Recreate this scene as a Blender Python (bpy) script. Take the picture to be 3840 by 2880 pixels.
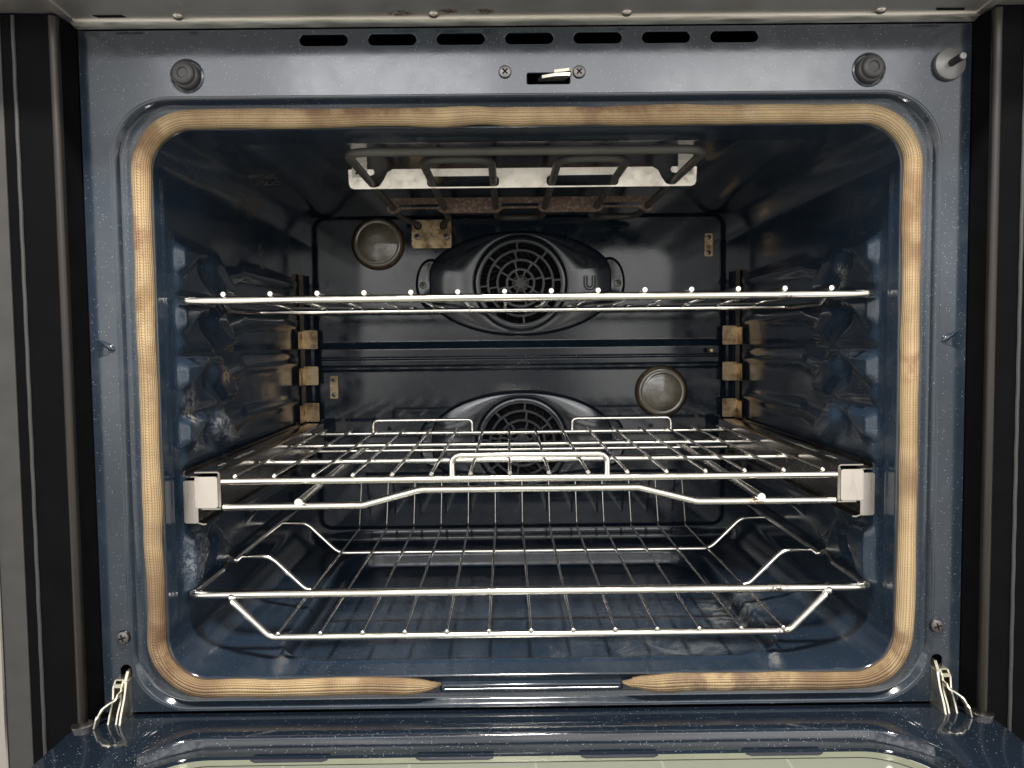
import bpy, math, random
import numpy as np
from mathutils import Vector, Matrix
random.seed(4)
PI = math.pi
scn = bpy.context.scene
col = scn.collection
for o in list(bpy.data.objects):
    bpy.data.objects.remove(o)

# ------------------------------------------------------------------ camera
CAM = Vector((-0.01874, -0.68032, 0.00015))
pit, yaw, rol = 0.05603, 0.00542, -0.01107
F = Vector((math.sin(yaw)*math.cos(pit), math.cos(yaw)*math.cos(pit), -math.sin(pit)))
R0 = Vector((math.cos(yaw), -math.sin(yaw), 0))
U0 = R0.cross(F)
R = R0*math.cos(rol) + U0*math.sin(rol)
U = U0*math.cos(rol) - R0*math.sin(rol)
cd = bpy.data.cameras.new('camera')
cam = bpy.data.objects.new('camera', cd)
col.objects.link(cam)
cam.matrix_world = Matrix(((R.x, U.x, -F.x, CAM.x), (R.y, U.y, -F.y, CAM.y), (R.z, U.z, -F.z, CAM.z), (0, 0, 0, 1)))
cd.sensor_fit = 'HORIZONTAL'; cd.sensor_width = 36.0; cd.lens = 28.29
cd.clip_start = 0.01; cd.clip_end = 60
scn.camera = cam

# ------------------------------------------------------------------ world: the dim kitchen behind the camera
w = bpy.data.worlds.new('World'); scn.world = w; w.use_nodes = True
nt = w.node_tree; nt.nodes.clear()
tc = nt.nodes.new('ShaderNodeTexCoord'); sx = nt.nodes.new('ShaderNodeSeparateXYZ')
mr = nt.nodes.new('ShaderNodeMapRange'); mr.inputs[1].default_value = -1; mr.inputs[2].default_value = 1
cr = nt.nodes.new('ShaderNodeValToRGB'); bg = nt.nodes.new('ShaderNodeBackground'); ow = nt.nodes.new('ShaderNodeOutputWorld')
nt.links.new(tc.outputs['Generated'], sx.inputs[0]); nt.links.new(sx.outputs[2], mr.inputs[0])
nt.links.new(mr.outputs[0], cr.inputs[0])
def wmr(sock, a, b, lo, hi):
    x = nt.nodes.new('ShaderNodeMapRange'); x.interpolation_type = 'SMOOTHSTEP'
    nt.links.new(sock, x.inputs[0]); x.inputs[1].default_value = a; x.inputs[2].default_value = b
    x.inputs[3].default_value = lo; x.inputs[4].default_value = hi; return x.outputs[0]
def wm(op, a, b):
    x = nt.nodes.new('ShaderNodeMath'); x.operation = op
    for i, v in ((0, a), (1, b)):
        if hasattr(v, 'is_output'): nt.links.new(v, x.inputs[i])
        else: x.inputs[i].default_value = v
    return x.outputs[0]
off = wm('ABSOLUTE', wm('ADD', sx.outputs[0], .02), 0)          # the person holding the camera, a soft dark figure
fig = wm('MULTIPLY', wmr(off, .07, .16, 1, 0), wmr(sx.outputs[2], -.01, .05, 1, 0))
nz = nt.nodes.new('ShaderNodeTexNoise'); nz.inputs['Scale'].default_value = 6.0; nz.inputs['Detail'].default_value = 2
nt.links.new(tc.outputs['Generated'], nz.inputs['Vector'])
amt = wm('MULTIPLY', wm('SUBTRACT', 1.0, wm('MULTIPLY', fig, .68)), wmr(nz.outputs['Fac'], .35, .65, .55, 1.3))
vm = nt.nodes.new('ShaderNodeVectorMath'); vm.operation = 'SCALE'
nt.links.new(cr.outputs[0], vm.inputs[0]); nt.links.new(amt, vm.inputs['Scale']); nt.links.new(vm.outputs[0], bg.inputs[0]); nt.links.new(bg.outputs[0], ow.inputs[0])
el = cr.color_ramp.elements
el[0].position = 0.0; el[0].color = (.50, .475, .435, 1)
el[1].position = 1.0; el[1].color = (.30, .29, .28, 1)
for p, c in ((.36, (.76, .73, .68, 1)), (.45, (1.05, 1.02, .97, 1)), (.56, (1.30, 1.29, 1.27, 1)), (.63, (1.2, 1.2, 1.2, 1)), (.69, (.40, .40, .40, 1))):
    e = el.new(p); e.color = c
bg.inputs[1].default_value = 1.45

# ------------------------------------------------------------------ lamps
def area(name, loc, target, sx_, sy_, power, color, shape='RECTANGLE'):
    l = bpy.data.lights.new(name, 'AREA'); l.shape = shape; l.size = sx_
    if shape in ('RECTANGLE', 'ELLIPSE'): l.size_y = sy_
    l.energy = power; l.color = color
    o = bpy.data.objects.new(name, l); col.objects.link(o); o.location = loc
    o.rotation_euler = (Vector(target)-Vector(loc)).to_track_quat('-Z', 'Y').to_euler()
    return o
area('ceiling_lamp', (0.0, -.78, 1.36), (0, 0.1, -.1), .16, .16, 58.0, (1, .95, .88), 'DISK')
area('band_softbox', (0.1, -3.0, 1.33), (0, 0, .1), 3.4, .8, 28.0, (.97, .97, 1.0))  # added softbox: mirrored as the frame's bright band, also fills the front
area('left_softbox', (-.55, -3.1, 1.14), (0, 0, .1), .9, .34, 3.6, (.95, .96, 1.0))  # small added softbox, brightens one patch of the reflected band
area('right_softbox', (1.05, -3.1, 1.10), (0, 0, .1), .8, .30, 1.9, (1.0, .98, .95))  # another added softbox, lifts the right part of the band

scn.view_settings.view_transform = 'Standard'
scn.view_settings.look = 'None'
scn.view_settings.exposure = 0.32
scn.view_settings.gamma = 1.0
scn.view_settings.use_curve_mapping = False
scn.render.engine = 'CYCLES'
scn.render.resolution_x = 1024; scn.render.resolution_y = 768
scn.cycles.max_bounces = 10; scn.cycles.glossy_bounces = 6; scn.cycles.diffuse_bounces = 4
scn.cycles.sample_clamp_indirect = 6.0

# ------------------------------------------------------------------ materials
class NT:
    def __init__(s, name):
        s.m = bpy.data.materials.new(name); s.m.use_nodes = True; s.t = s.m.node_tree
        s.b = s.t.nodes['Principled BSDF']
        s.tc = s.t.nodes.new('ShaderNodeTexCoord')
    def n(s, typ, **kw):
        x = s.t.nodes.new(typ)
        for k, v in kw.items(): setattr(x, k, v)
        return x
    def l(s, a, b): s.t.links.new(a, b)
    def val(s, node, idx, v):
        if hasattr(v, 'is_output'): s.l(v, node.inputs[idx])
        else: node.inputs[idx].default_value = v
    def math(s, op, a, b=0.0, clamp=False):
        x = s.n('ShaderNodeMath', operation=op); x.use_clamp = clamp
        s.val(x, 0, a); s.val(x, 1, b); return x.outputs[0]
    def noise(s, scale, detail=3, rough=.5, vec=None, stretch=None, dist=0):
        x = s.n('ShaderNodeTexNoise'); x.inputs['Scale'].default_value = scale
        x.inputs['Detail'].default_value = detail; x.inputs['Roughness'].default_value = rough
        x.inputs['Distortion'].default_value = dist
        v = vec or s.tc.outputs['Object']
        if stretch:
            mp = s.n('ShaderNodeMapping'); mp.inputs['Scale'].default_value = stretch; s.l(v, mp.inputs[0]); v = mp.outputs[0]
        s.l(v, x.inputs['Vector']); return x.outputs['Fac']
    def ramp(s, fac, lo, hi, a=0.0, b=1.0):
        x = s.n('ShaderNodeMapRange'); x.interpolation_type = 'SMOOTHSTEP'
        s.l(fac, x.inputs[0]); x.inputs[1].default_value = lo; x.inputs[2].default_value = hi
        x.inputs[3].default_value = a; x.inputs[4].default_value = b; return x.outputs[0]
    def mix(s, fac, a, b):
        x = s.n('ShaderNodeMix', data_type='RGBA')
        s.val(x, 0, fac)
        for i, c in ((6, a), (7, b)):
            if hasattr(c, 'is_output'): s.l(c, x.inputs[i])
            else: x.inputs[i].default_value = (*c, 1)
        return x.outputs[2]
    def bump(s, h, strength, dist=.001):
        x = s.n('ShaderNodeBump'); x.inputs['Strength'].default_value = strength; x.inputs['Distance'].default_value = dist
        s.l(h, x.inputs['Height']); s.l(x.outputs[0], s.b.inputs['Normal']); return x
    def set(s, **kw):
        for k, v in kw.items():
            k = {'color': 'Base Color', 'metal': 'Metallic', 'rough': 'Roughness', 'spec': 'Specular IOR Level', 'ior': 'IOR', 'coat': 'Coat Weight', 'coatr': 'Coat Roughness'}.get(k, k)
            if hasattr(v, 'is_output'): s.l(v, s.b.inputs[k])
            else: s.b.inputs[k].default_value = (*v, 1) if isinstance(v, tuple) and len(v) == 3 else v
        return s.m

def enamel(name, base, rough, specks=.5, size=.13, grease=0.0, haze=.0, spec=.75, peel=.05, crinkle=0.0, stains=()):
    t = NT(name)
    n1 = t.noise(7, 4); n2 = t.noise(60, 3)
    c = t.mix(t.ramp(n1, .3, .7), tuple(v*.85 for v in base), tuple(v*1.15 for v in base))
    # pale flecks in the glaze
    vo = t.n('ShaderNodeTexVoronoi'); vo.inputs['Scale'].default_value = 800
    t.l(t.tc.outputs['Object'], vo.inputs['Vector'])
    sep = t.n('ShaderNodeSeparateColor'); t.l(vo.outputs['Color'], sep.inputs[0])
    dens = t.math('MULTIPLY', t.ramp(t.noise(9, 3), .35, .75, .35, 1.0), specks)
    pick = t.math('LESS_THAN', sep.outputs[0], dens)
    rad = t.math('MULTIPLY', sep.outputs[1], size)
    dot = t.math('LESS_THAN', vo.outputs['Distance'], t.math('ADD', rad, .075))
    fl = t.math('MULTIPLY', pick, dot)
    c = t.mix(t.math('MULTIPLY', fl, t.math('ADD', t.math('MULTIPLY', sep.outputs[2], .6), .3)), c, (.42, .47, .53))
    r = t.ramp(n2, .3, .7, rough*.85, rough*1.2)
    if haze > 0:   # wiped, streaky film left by cleaning
        hz = t.ramp(t.noise(22, 5, .65, stretch=(1, .25, 1), dist=.6), .5, .75, 0, haze)
        c = t.mix(hz, c, (.17, .18, .19)); r = t.math('ADD', r, t.math('MULTIPLY', hz, .8))
    if grease > 0:
        g = t.ramp(t.noise(5.5, 6, .7, dist=.5), .56, .72, 0, grease)
        c = t.mix(g, c, (.045, .037, .030)); r = t.math('ADD', r, t.math('MULTIPLY', g, .35))
    for ctr, rad_, sc_, colr, am in stains:      # baked-on splashes with a place of their own
        vs = t.n('ShaderNodeVectorMath', operation='SUBTRACT'); t.l(t.tc.outputs['Object'], vs.inputs[0]); vs.inputs[1].default_value = ctr
        vd = t.n('ShaderNodeVectorMath', operation='DIVIDE'); t.l(vs.outputs[0], vd.inputs[0]); vd.inputs[1].default_value = rad_
        ve = t.n('ShaderNodeVectorMath', operation='LENGTH'); t.l(vd.outputs[0], ve.inputs[0])
        k_ = t.math('MULTIPLY', t.ramp(ve.outputs['Value'], .25, 1.0, 1, 0), t.ramp(t.noise(sc_, 5, .7, dist=.8), .42, .66, 0, am))
        c = t.mix(k_, c, colr); r = t.math('ADD', r, t.math('MULTIPLY', k_, .4))
    h = t.math('ADD', t.noise(420, 2), t.math('MULTIPLY', t.noise(16, 2), 2.2))
    if crinkle: h = t.math('ADD', h, t.math('MULTIPLY', t.math('MULTIPLY', t.noise(330, 2, .5, stretch=(1, .5, 1)), t.ramp(t.noise(13, 3), .47, .62)), crinkle))
    t.bump(h, peel, .0016)
    return t.set(color=c, rough=r, spec=spec, ior=1.55)

NAVY = (.013, .0195, .0285)
M = {}
M['frame'] = enamel('frame_enamel', NAVY, .12, .5, .12, haze=.06, spec=.50, peel=.010)
M['cavity'] = enamel('cavity_enamel', (.0118, .0203, .0335), .135, .20, .16, grease=.12, haze=.12, spec=.42, peel=.03, crinkle=7.0, stains=(
    ((-.285, .21, .185), (.035, .075, .035), 60, (.15, .135, .115), .8), ((-.306, .26, .150), (.02, .10, .03), 30, (.085, .068, .05), .7),
    ((-.308, .30, .10), (.02, .03, .03), 70, (.12, .10, .08), .7), ((.306, .112, .058), (.012, .016, .017), 420, (.50, .47, .42), 1.0),
    ((-.307, .140, -.032), (.012, .016, .016), 90, (.33, .25, .14), .95), ((-.308, .060, -.058), (.014, .022, .026), 160, (.30, .29, .25), .8),
    ((-.309, .145, -.085), (.014, .05, .022), 160, (.25, .25, .24), .7), ((.225, .19, -.298), (.05, .11, .03), 45, (.20, .20, .19), .75),
    ((.13, .10, -.307), (.12, .07, .02), 26, (.12, .13, .135), .5), ((-.309, .06, -.20), (.02, .035, .035), 240, (.20, .22, .25), .8)))
M['back'] = enamel('back_wall_enamel', (.0075, .0125, .020), .075, .05, .10, grease=.15, haze=.05, spec=.44, peel=.015)
M['liner'] = enamel('door_enamel', (.007, .011, .018), .08, .26, .2, haze=.0, spec=.6, peel=.015)
M['fan'] = enamel('fan_enamel', (.009, .013, .019), .13, .02, .08, grease=.12, spec=.62, peel=.015)

M['grille'] = enamel('grille_enamel', (.011, .014, .019), .3, .02, .08, spec=.4, peel=.02)

def metal(name, base, rough, stain=(.16, .09, .04), amount=.3, scale=30, streak=None, lo=.58, hi=.72, met=1.0, bump=.0, var=.1, rv=.22, spots=()):
    t = NT(name)
    s_ = t.ramp(t.noise(scale, 6, .7, stretch=streak), lo, hi, 0, amount)
    v = t.noise(scale*.3, 3)
    c = t.mix(v, tuple(x*(1-var) for x in base), tuple(min(1, x*(1+var)) for x in base))
    c = t.mix(s_, c, stain)
    for ctr, rad_, sc_, colr in spots:
        vs = t.n('ShaderNodeVectorMath', operation='SUBTRACT'); t.l(t.tc.outputs['Object'], vs.inputs[0]); vs.inputs[1].default_value = ctr
        vd = t.n('ShaderNodeVectorMath', operation='DIVIDE'); t.l(vs.outputs[0], vd.inputs[0]); vd.inputs[1].default_value = rad_
        ve = t.n('ShaderNodeVectorMath', operation='LENGTH'); t.l(vd.outputs[0], ve.inputs[0])
        k_ = t.math('MULTIPLY', t.ramp(ve.outputs['Value'], .3, 1.0, 1, 0), t.ramp(t.noise(sc_, 5, .7), .42, .54, 0, .95))
        c = t.mix(k_, c, colr); s_ = t.math('MAXIMUM', s_, k_)
    r = t.math('ADD', t.ramp(t.noise(90, 3, stretch=streak), .3, .7, rough*(1-rv), rough*(1+rv)), t.math('MULTIPLY', s_, .35))
    if bump: t.bump(t.noise(500, 3, stretch=streak), bump, .0004)
    return t.set(color=c, rough=r, metal=met)
M['chrome'] = metal('rack_chrome', (.80, .765, .70), .14, amount=.7, scale=48, lo=.62, hi=.72, spots=(((.222, -.198, .035), (.016, .012, .006), 420, (.05, .028, .015)), ((.2290, -.2005, -.0035), (.011, .01, .006), 420, (.05, .028, .015)), ((.13, -.0685, -.0035), (.009, .01, .006), 300, (.06, .04, .03)), ((.2030, -.21, -.0235), (.010, .012, .006), 420, (.30, .16, .04))))
M['slide'] = metal('slide_steel', (.30, .28, .255), .22, (.12, .08, .05), .5, 22, (1, .3, 1), bump=.15)
M['slide_front'] = metal('slide_front_steel', (.52, .475, .425), .34, (.3, .25, .2), .25, 60, (3, 1, .4), bump=.2)
M['rail_front'] = metal('rail_end_steel', (.42, .385, .345), .33, (.25, .2, .15), .3, 60, (3, 1, .4), bump=.2)
M['trim'] = metal('trim_steel', (.72, .695, .67), .44, (.10, .05, .025), .85, 9, (1, 2.5, 1), lo=.645, hi=.69, bump=.0, var=.03, rv=.04, spots=tuple(((x, y, .262), (rx, .008, .01), 150, (.085, .04, .022)) for x, y, rx in ((-.1017, -.0180, .016), (-.0624, -.0215, .012), (-.0346, -.0200, .014))))
M['trim_lip'] = metal('trim_lip_steel', (.86, .84, .78), .45, (.2, .18, .12), .3, 14, (.4, 2, 1))
M['bar'] = metal('channel_bar_steel', (.042, .038, .035), .40, (.05, .045, .04), .4, 25, (1, 1, .15), met=.9)
M['face'] = metal('front_trim_steel', (.34, .315, .29), .34, (.3, .25, .22), .2, 9, (1, 1, .1))
M['bracket'] = metal('heat_tinted_steel', (.37, .28, .17), .30, (.10, .062, .034), .8, 55, lo=.42, hi=.66)
M['zinc'] = metal('hinge_zinc', (.62, .59, .48), .36, (.45, .40, .20), .5, 60)
M['screw'] = metal('dark_screw', (.16, .15, .145), .40, (.05, .04, .035), .6, 150)
M['post'] = metal('rack_post_steel', (.07, .058, .045), .45)
M['brass'] = metal('probe_brass', (.60, .45, .26), .32)
M['reflector'] = metal('reflector_plate', (.86, .82, .73), .45, (.42, .36, .27), .35, 150, lo=.5, hi=.7, met=.95, bump=.15)
M['rusted'] = metal('rusted_plate', (.14, .088, .062), .5, (.33, .29, .26), .8, 260, lo=.5, hi=.6, met=.55, bump=.3)

def plain(name, c, rough, met=0.0, spec=.5, var=.25, scale=40, bump=0.0, bscale=300):
    t = NT(name)
    cc = t.mix(t.noise(scale, 4), tuple(x*(1-var) for x in c), tuple(x*(1+var) for x in c))
    if bump: t.bump(t.noise(bscale, 3), bump, .0005)
    return t.set(color=cc, rough=t.ramp(t.noise(scale*2, 3), .3, .7, rough*.85, rough*1.15), metal=met, spec=spec)
M['element'] = plain('element_sheath', (.055, .052, .046), .5, .0, .35, bump=.2)
M['element_worn'] = plain('element_worn', (.10, .095, .088), .55, .2, .5, var=.5, scale=90)
M['black'] = plain('channel_black', (.012, .012, .013), .34, 0, .45)
M['channel'] = plain('channel_paint', (.0025, .0025, .003), .55, 0, .03, var=.4)
M['grey'] = plain('trim_grey', (.040, .039, .038), .5, 0, .12)
M['rubber'] = plain('bumper_rubber', (.032, .031, .031), .48, 0, .5)
M['disc'] = plain('switch_disc', (.15, .147, .14), .38, .5, .5)
M['void'] = plain('casing_dark', (.006, .006, .007), .8, 0, .1)
M['mark'] = plain('etched_mark', (.36, .345, .31), .5)
M['fanwheel'] = plain('fan_blades', (.085, .062, .046), .55, .3, .4, var=.6, scale=60)
M['bead'] = plain('edge_bead', (.03, .029, .028), .6, 0, .4, bump=.5, bscale=500)

def lens_mat():
    t = NT('lens_glass')
    w_ = t.n('ShaderNodeTexWave'); w_.wave_type = 'RINGS'; w_.rings_direction = 'Y'
    w_.inputs['Scale'].default_value = 120; w_.inputs['Distortion'].default_value = .6
    t.l(t.tc.outputs['Object'], w_.inputs['Vector'])
    t.bump(t.math('ADD', t.math('MULTIPLY', w_.outputs['Fac'], .4), t.noise(60, 3)), .25, .0012)
    c = t.mix(t.ramp(t.noise(26, 5, .6), .35, .7), (.075, .061, .040), (.150, .126, .084))
    return t.set(color=c, rough=.13, spec=.8, coat=.6, coatr=.08)
M['lens'] = lens_mat()

def glass_mat():
    t = NT('door_glass')
    c = t.mix(t.noise(5, 3), (.155, .168, .130), (.19, .20, .163))
    wv = t.n('ShaderNodeTexBrick'); wv.inputs['Scale'].default_value = 1.0
    wv.inputs['Color1'].default_value = (0, 0, 0, 1); wv.inputs['Color2'].default_value = (0, 0, 0, 1); wv.inputs['Mortar'].default_value = (1, 1, 1, 1)
    wv.inputs['Mortar Size'].default_value = .0011; wv.inputs['Brick Width'].default_value = .1; wv.inputs['Row Height'].default_value = .1
    wv.offset = .5
    t.l(t.tc.outputs['Object'], wv.inputs['Vector'])
    c = t.mix(t.math('MULTIPLY', wv.outputs['Fac'], .3), c, (.34, .34, .30))
    return t.set(color=c, rough=.09, spec=.5)
M['glass'] = glass_mat()
M['glass_edge'] = plain('glass_edge', (.20, .21, .155), .3, .2, .5, var=.15, scale=20)
M['clip'] = plain('glass_clip', (.03, .032, .042), .4)

def gasket_mat():
    t = NT('braided_gasket')
    sp = t.n('ShaderNodeSeparateXYZ'); t.l(t.tc.outputs['UV'], sp.inputs[0])
    u, v = sp.outputs[0], sp.outputs[1]          # u metres along, v 0..1 around
    ribs = t.math('MULTIPLY', v, 22.0)
    fr = t.math('FRACT', ribs)
    tri = t.math('ABSOLUTE', t.math('SUBTRACT', fr, .5))            # 0 middle .. .5 edge
    rib = t.math('SUBTRACT', 1.0, t.math('MULTIPLY', t.math('MULTIPLY', tri, tri), 4.0))
    par = t.math('SUBTRACT', t.math('MULTIPLY', t.math('FLOOR', t.math('MULTIPLY', t.math('FRACT', t.math('MULTIPLY', ribs, .5)), 2.0)), 2.0), 1.0)
    ph = t.math('ADD', t.math('MULTIPLY', u, 2*PI/.0024), t.math('MULTIPLY', t.math('MULTIPLY', t.math('SUBTRACT', fr, .5), par), 4.5))
    st = t.math('ADD', t.math('MULTIPLY', t.math('SINE', ph), .5), .5)
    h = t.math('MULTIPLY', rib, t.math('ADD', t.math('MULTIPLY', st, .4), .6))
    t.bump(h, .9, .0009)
    base = t.mix(t.ramp(t.noise(11, 5, .65), .35, .65), (.250, .176, .094), (.368, .273, .152))
    br = t.ramp(t.noise(6, 5, .6), .46, .66, 0, .85)
    base = t.mix(br, base, (.125, .075, .042))
    sc = t.ramp(t.noise(17, 5, .6), .62, .74, 0, .8)
    base = t.mix(sc, base, (.17, .085, .05))
    pal = t.ramp(t.noise(30, 4, .6), .62, .75, 0, .6)
    base = t.mix(pal, base, (.38, .31, .21))
    for ctr, rad_, colr, am in (((-.13, 0, .190), (.09, .02, .010), (.125, .066, .036), .85), ((.075, 0, .190), (.085, .02, .009), (.135, .072, .040), .85), ((-.31, 0, .165), (.05, .02, .03), (.15, .088, .045), .7),
                              ((-.312, 0, -.255), (.02, .02, .045), (.085, .042, .022), .9), ((.17, 0, -.298), (.11, .02, .02), (.125, .085, .058), .9), ((-.325, 0, .02), (.02, .02, .05), (.16, .095, .04), .6), ((.325, 0, .10), (.02, .02, .05), (.16, .095, .045), .7), ((.305, 0, -.27), (.03, .02, .04), (.12, .07, .038), .8)):
        vs = t.n('ShaderNodeVectorMath', operation='SUBTRACT'); t.l(t.tc.outputs['Object'], vs.inputs[0]); vs.inputs[1].default_value = ctr
        vd = t.n('ShaderNodeVectorMath', operation='DIVIDE'); t.l(vs.outputs[0], vd.inputs[0]); vd.inputs[1].default_value = rad_
        ve = t.n('ShaderNodeVectorMath', operation='LENGTH'); t.l(vd.outputs[0], ve.inputs[0])
        k_ = t.math('MULTIPLY', t.ramp(ve.outputs['Value'], .3, 1.0, 1, 0), t.ramp(t.noise(48, 5, .65), .36, .62, 0, am))
        base = t.mix(k_, base, colr)
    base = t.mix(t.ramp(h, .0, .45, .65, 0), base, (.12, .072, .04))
    return t.set(color=base, rough=.85, spec=.25)
M['gasket'] = gasket_mat()

# ------------------------------------------------------------------ builders
def mesh(name, V, Fc, mat, parent=None, smooth=True, uv=None, mats=None, fm=None, auto=None):
    me = bpy.data.meshes.new(name)
    me.from_pydata([tuple(v) for v in V], [], [tuple(f) for f in Fc])
    for m_ in (mats or [mat]): me.materials.append(m_)
    if fm: me.polygons.foreach_set('material_index', fm)
    me.polygons.foreach_set('use_smooth', [smooth]*len(me.polygons))
    if uv is not None:
        ul = me.uv_layers.new(name='UVMap')
        li = np.zeros(len(me.loops), dtype=np.int32); me.loops.foreach_get('vertex_index', li)
        ul.data.foreach_set('uv', np.asarray(uv)[li].ravel())
    me.update()
    if auto is not None: me.set_sharp_from_angle(angle=math.radians(auto))
    o = bpy.data.objects.new(name, me); col.objects.link(o)
    if parent: o.parent = parent
    return o

class MB:
    def __init__(s): s.V = []; s.F = []; s.fm = []
    def add(s, V, Fc, mi=0):
        k = len(s.V); s.V += [tuple(v) for v in V]; s.F += [tuple(i+k for i in f) for f in Fc]; s.fm += [mi]*len(Fc); return s
    def box(s, x0, x1, y0, y1, z0, z1, mi=0):
        V = [(x, y, z) for x in (x0, x1) for y in (y0, y1) for z in (z0, z1)]
        return s.add(V, [(0, 1, 3, 2), (4, 6, 7, 5), (0, 4, 5, 1), (2, 3, 7, 6), (0, 2, 6, 4), (1, 5, 7, 3)], mi)
    def tube(s, pts, r, n=10, closed=False, mi=0, rz=None):
        V, Fc = tube_data(pts, r, n, closed); return s.add(V, Fc, mi)
    def lathe(s, prof, c, axis='-y', n=28, mi=0):
        V, Fc = lathe_data(prof, c, axis, n); return s.add(V, Fc, mi)
    def prism(s, poly, a0, a1, plane='xz', mi=0):
        n = len(poly)
        def p(u, v, a): return {'xz': (u, a, v), 'xy': (u, v, a), 'yz': (a, u, v)}[plane]
        V = [p(u, v, a0) for u, v in poly]+[p(u, v, a1) for u, v in poly]
        Fc = [tuple(range(n)), tuple(range(2*n-1, n-1, -1))]+[(i, i+n, (i+1) % n+n, (i+1) % n) for i in range(n)]
        return s.add(V, Fc, mi)
    def build(s, name, mat, parent=None, smooth=True, mats=None, auto=35):
        return mesh(name, s.V, s.F, mat, parent, smooth, None, mats, s.fm, auto)

def tube_data(pts, r, n=10, closed=False):
    P = [Vector(p) for p in pts]; N = len(P)
    rr = r if hasattr(r, '__len__') else [r]*N
    T = []
    for i in range(N):
        a = P[i-1] if (i > 0 or closed) else P[i]; b = P[(i+1) % N] if (i < N-1 or closed) else P[i]
        T.append((b-a).normalized())
    up = Vector((0, 0, 1)) if abs(T[0].z) < .9 else Vector((0, 1, 0))
    x = T[0].cross(up).normalized()
    V = []
    for i in range(N):
        x = (x-T[i]*x.dot(T[i])).normalized(); y = T[i].cross(x)
        for k in range(n):
            a = 2*PI*k/n; V.append(P[i]+(x*math.cos(a)+y*math.sin(a))*rr[i])
    Fc = []
    for i in range(N if closed else N-1):
        j = (i+1) % N
        for k in range(n):
            Fc.append((i*n+k, j*n+k, j*n+(k+1) % n, i*n+(k+1) % n))
    if not closed:
        Fc.append(tuple(range(n))); Fc.append(tuple(range(N*n-1, N*n-n-1, -1)))
    return V, Fc

def lathe_data(prof, c, axis='-y', n=28):
    V = []; c = Vector(c)
    for r, h in prof:
        for k in range(n):
            a = 2*PI*k/n; q = (r*math.cos(a), r*math.sin(a))
            if axis == '-y': v = Vector((q[0], -h, q[1]))
            elif axis == '-z': v = Vector((q[0], q[1], -h))
            elif axis == 'z': v = Vector((q[0], -q[1], h))
            V.append(c+v)
    Fc = []
    for i in range(len(prof)-1):
        for k in range(n):
            Fc.append((i*n+k, i*n+(k+1) % n, (i+1)*n+(k+1) % n, (i+1)*n+k))
    Fc.append(tuple(range((len(prof)-1)*n, len(prof)*n)))
    return V, Fc

def fillet(pts, r, n=6):
    P = [Vector(p) for p in pts]; out = [P[0]]
    for i in range(1, len(P)-1):
        rr = r[i-1] if hasattr(r, '__len__') else r
        a = (P[i-1]-P[i]); b = (P[i+1]-P[i])
        la, lb = a.length, b.length; a.normalize(); b.normalize()
        ang = a.angle(b)
        if ang > PI-.02: out.append(P[i]); continue
        d = min(rr/math.tan(ang/2), la*.49, lb*.49)
        p0 = P[i]+a*d; p1 = P[i]+b*d
        for k in range(n+1):
            t = k/n
            out.append(p0*(1-t)**2+P[i]*2*t*(1-t)+p1*t*t)
    out.append(P[-1]); return out

def rrect(x0, x1, z0, z1, r, n=10, ns=1):
    """rounded rectangle, counter-clockwise from the lower right"""
    P = []
    cs = [(x1-r, z0+r, -PI/2), (x1-r, z1-r, 0), (x0+r, z1-r, PI/2), (x0+r, z0+r, PI)]
    for i, (cx, cz, a0) in enumerate(cs):
        arc = [(cx+r*math.cos(a0+PI/2*k/n), cz+r*math.sin(a0+PI/2*k/n)) for k in range(n+1)]
        if P and ns > 1:
            p = P[-1]; q = arc[0]
            P += [(p[0]+(q[0]-p[0])*k/ns, p[1]+(q[1]-p[1])*k/ns) for k in range(1, ns)]
        P += arc
    if ns > 1:
        p = P[-1]; q = P[0]; P += [(p[0]+(q[0]-p[0])*k/ns, p[1]+(q[1]-p[1])*k/ns) for k in range(1, ns)]
    return P

def circ(cx, cz, r, n=32): return [(cx+r*math.cos(2*PI*k/n), cz+r*math.sin(2*PI*k/n)) for k in range(n)]

def plate(name, outer, holes, y, th, mat, parent, bevel=0.0, plane='xz', smooth=False):
    """flat sheet with holes, front face at y (facing -y), thickness th"""
    cu = bpy.data.curves.new('tmp', 'CURVE'); cu.dimensions = '2D'; cu.fill_mode = 'BOTH'
    cu.extrude = th/2-bevel; cu.bevel_depth = bevel; cu.bevel_resolution = 1; cu.offset = -bevel
    for lp in [outer]+list(holes):
        s = cu.splines.new('POLY'); s.points.add(len(lp)-1); s.use_cyclic_u = True
        for p, (u, v) in zip(s.points, lp): p.co = (u, v, 0, 1)
    o = bpy.data.objects.new('tmp', cu); col.objects.link(o)
    dg = bpy.context.evaluated_depsgraph_get(); dg.update()
    me = bpy.data.meshes.new_from_object(o.evaluated_get(dg))
    bpy.data.objects.remove(o); bpy.data.curves.remove(cu)
    V = np.zeros(len(me.vertices)*3); me.vertices.foreach_get('co', V); V = V.reshape(-1, 3)
    if plane == 'xz': W = np.stack([V[:, 0], y+th/2-V[:, 2], V[:, 1]], 1)
    else: W = np.stack([V[:, 0], V[:, 1], y+V[:, 2]-th/2], 1)
    me.vertices.foreach_set('co', W.ravel()); me.name = name
    me.materials.clear(); me.materials.append(mat); me.update()
    me.polygons.foreach_set('use_smooth', [smooth]*len(me.polygons))
    ob = bpy.data.objects.new(name, me); col.objects.link(ob); ob.parent = parent
    return ob

def empty(name, label, cat, loc=(0, 0, 0), group=None, parent=None):
    o = bpy.data.objects.new(name, None); col.objects.link(o); o.location = loc; o.empty_display_size = .05
    if parent: o.parent = parent
    if label: o['label'] = label
    if cat: o['category'] = cat
    if group: o['group'] = group
    return o

def dup(o, parent, loc=None):
    c = o.copy(); col.objects.link(c); c.parent = parent
    if loc is not None: c.location = loc
    return c

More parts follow.
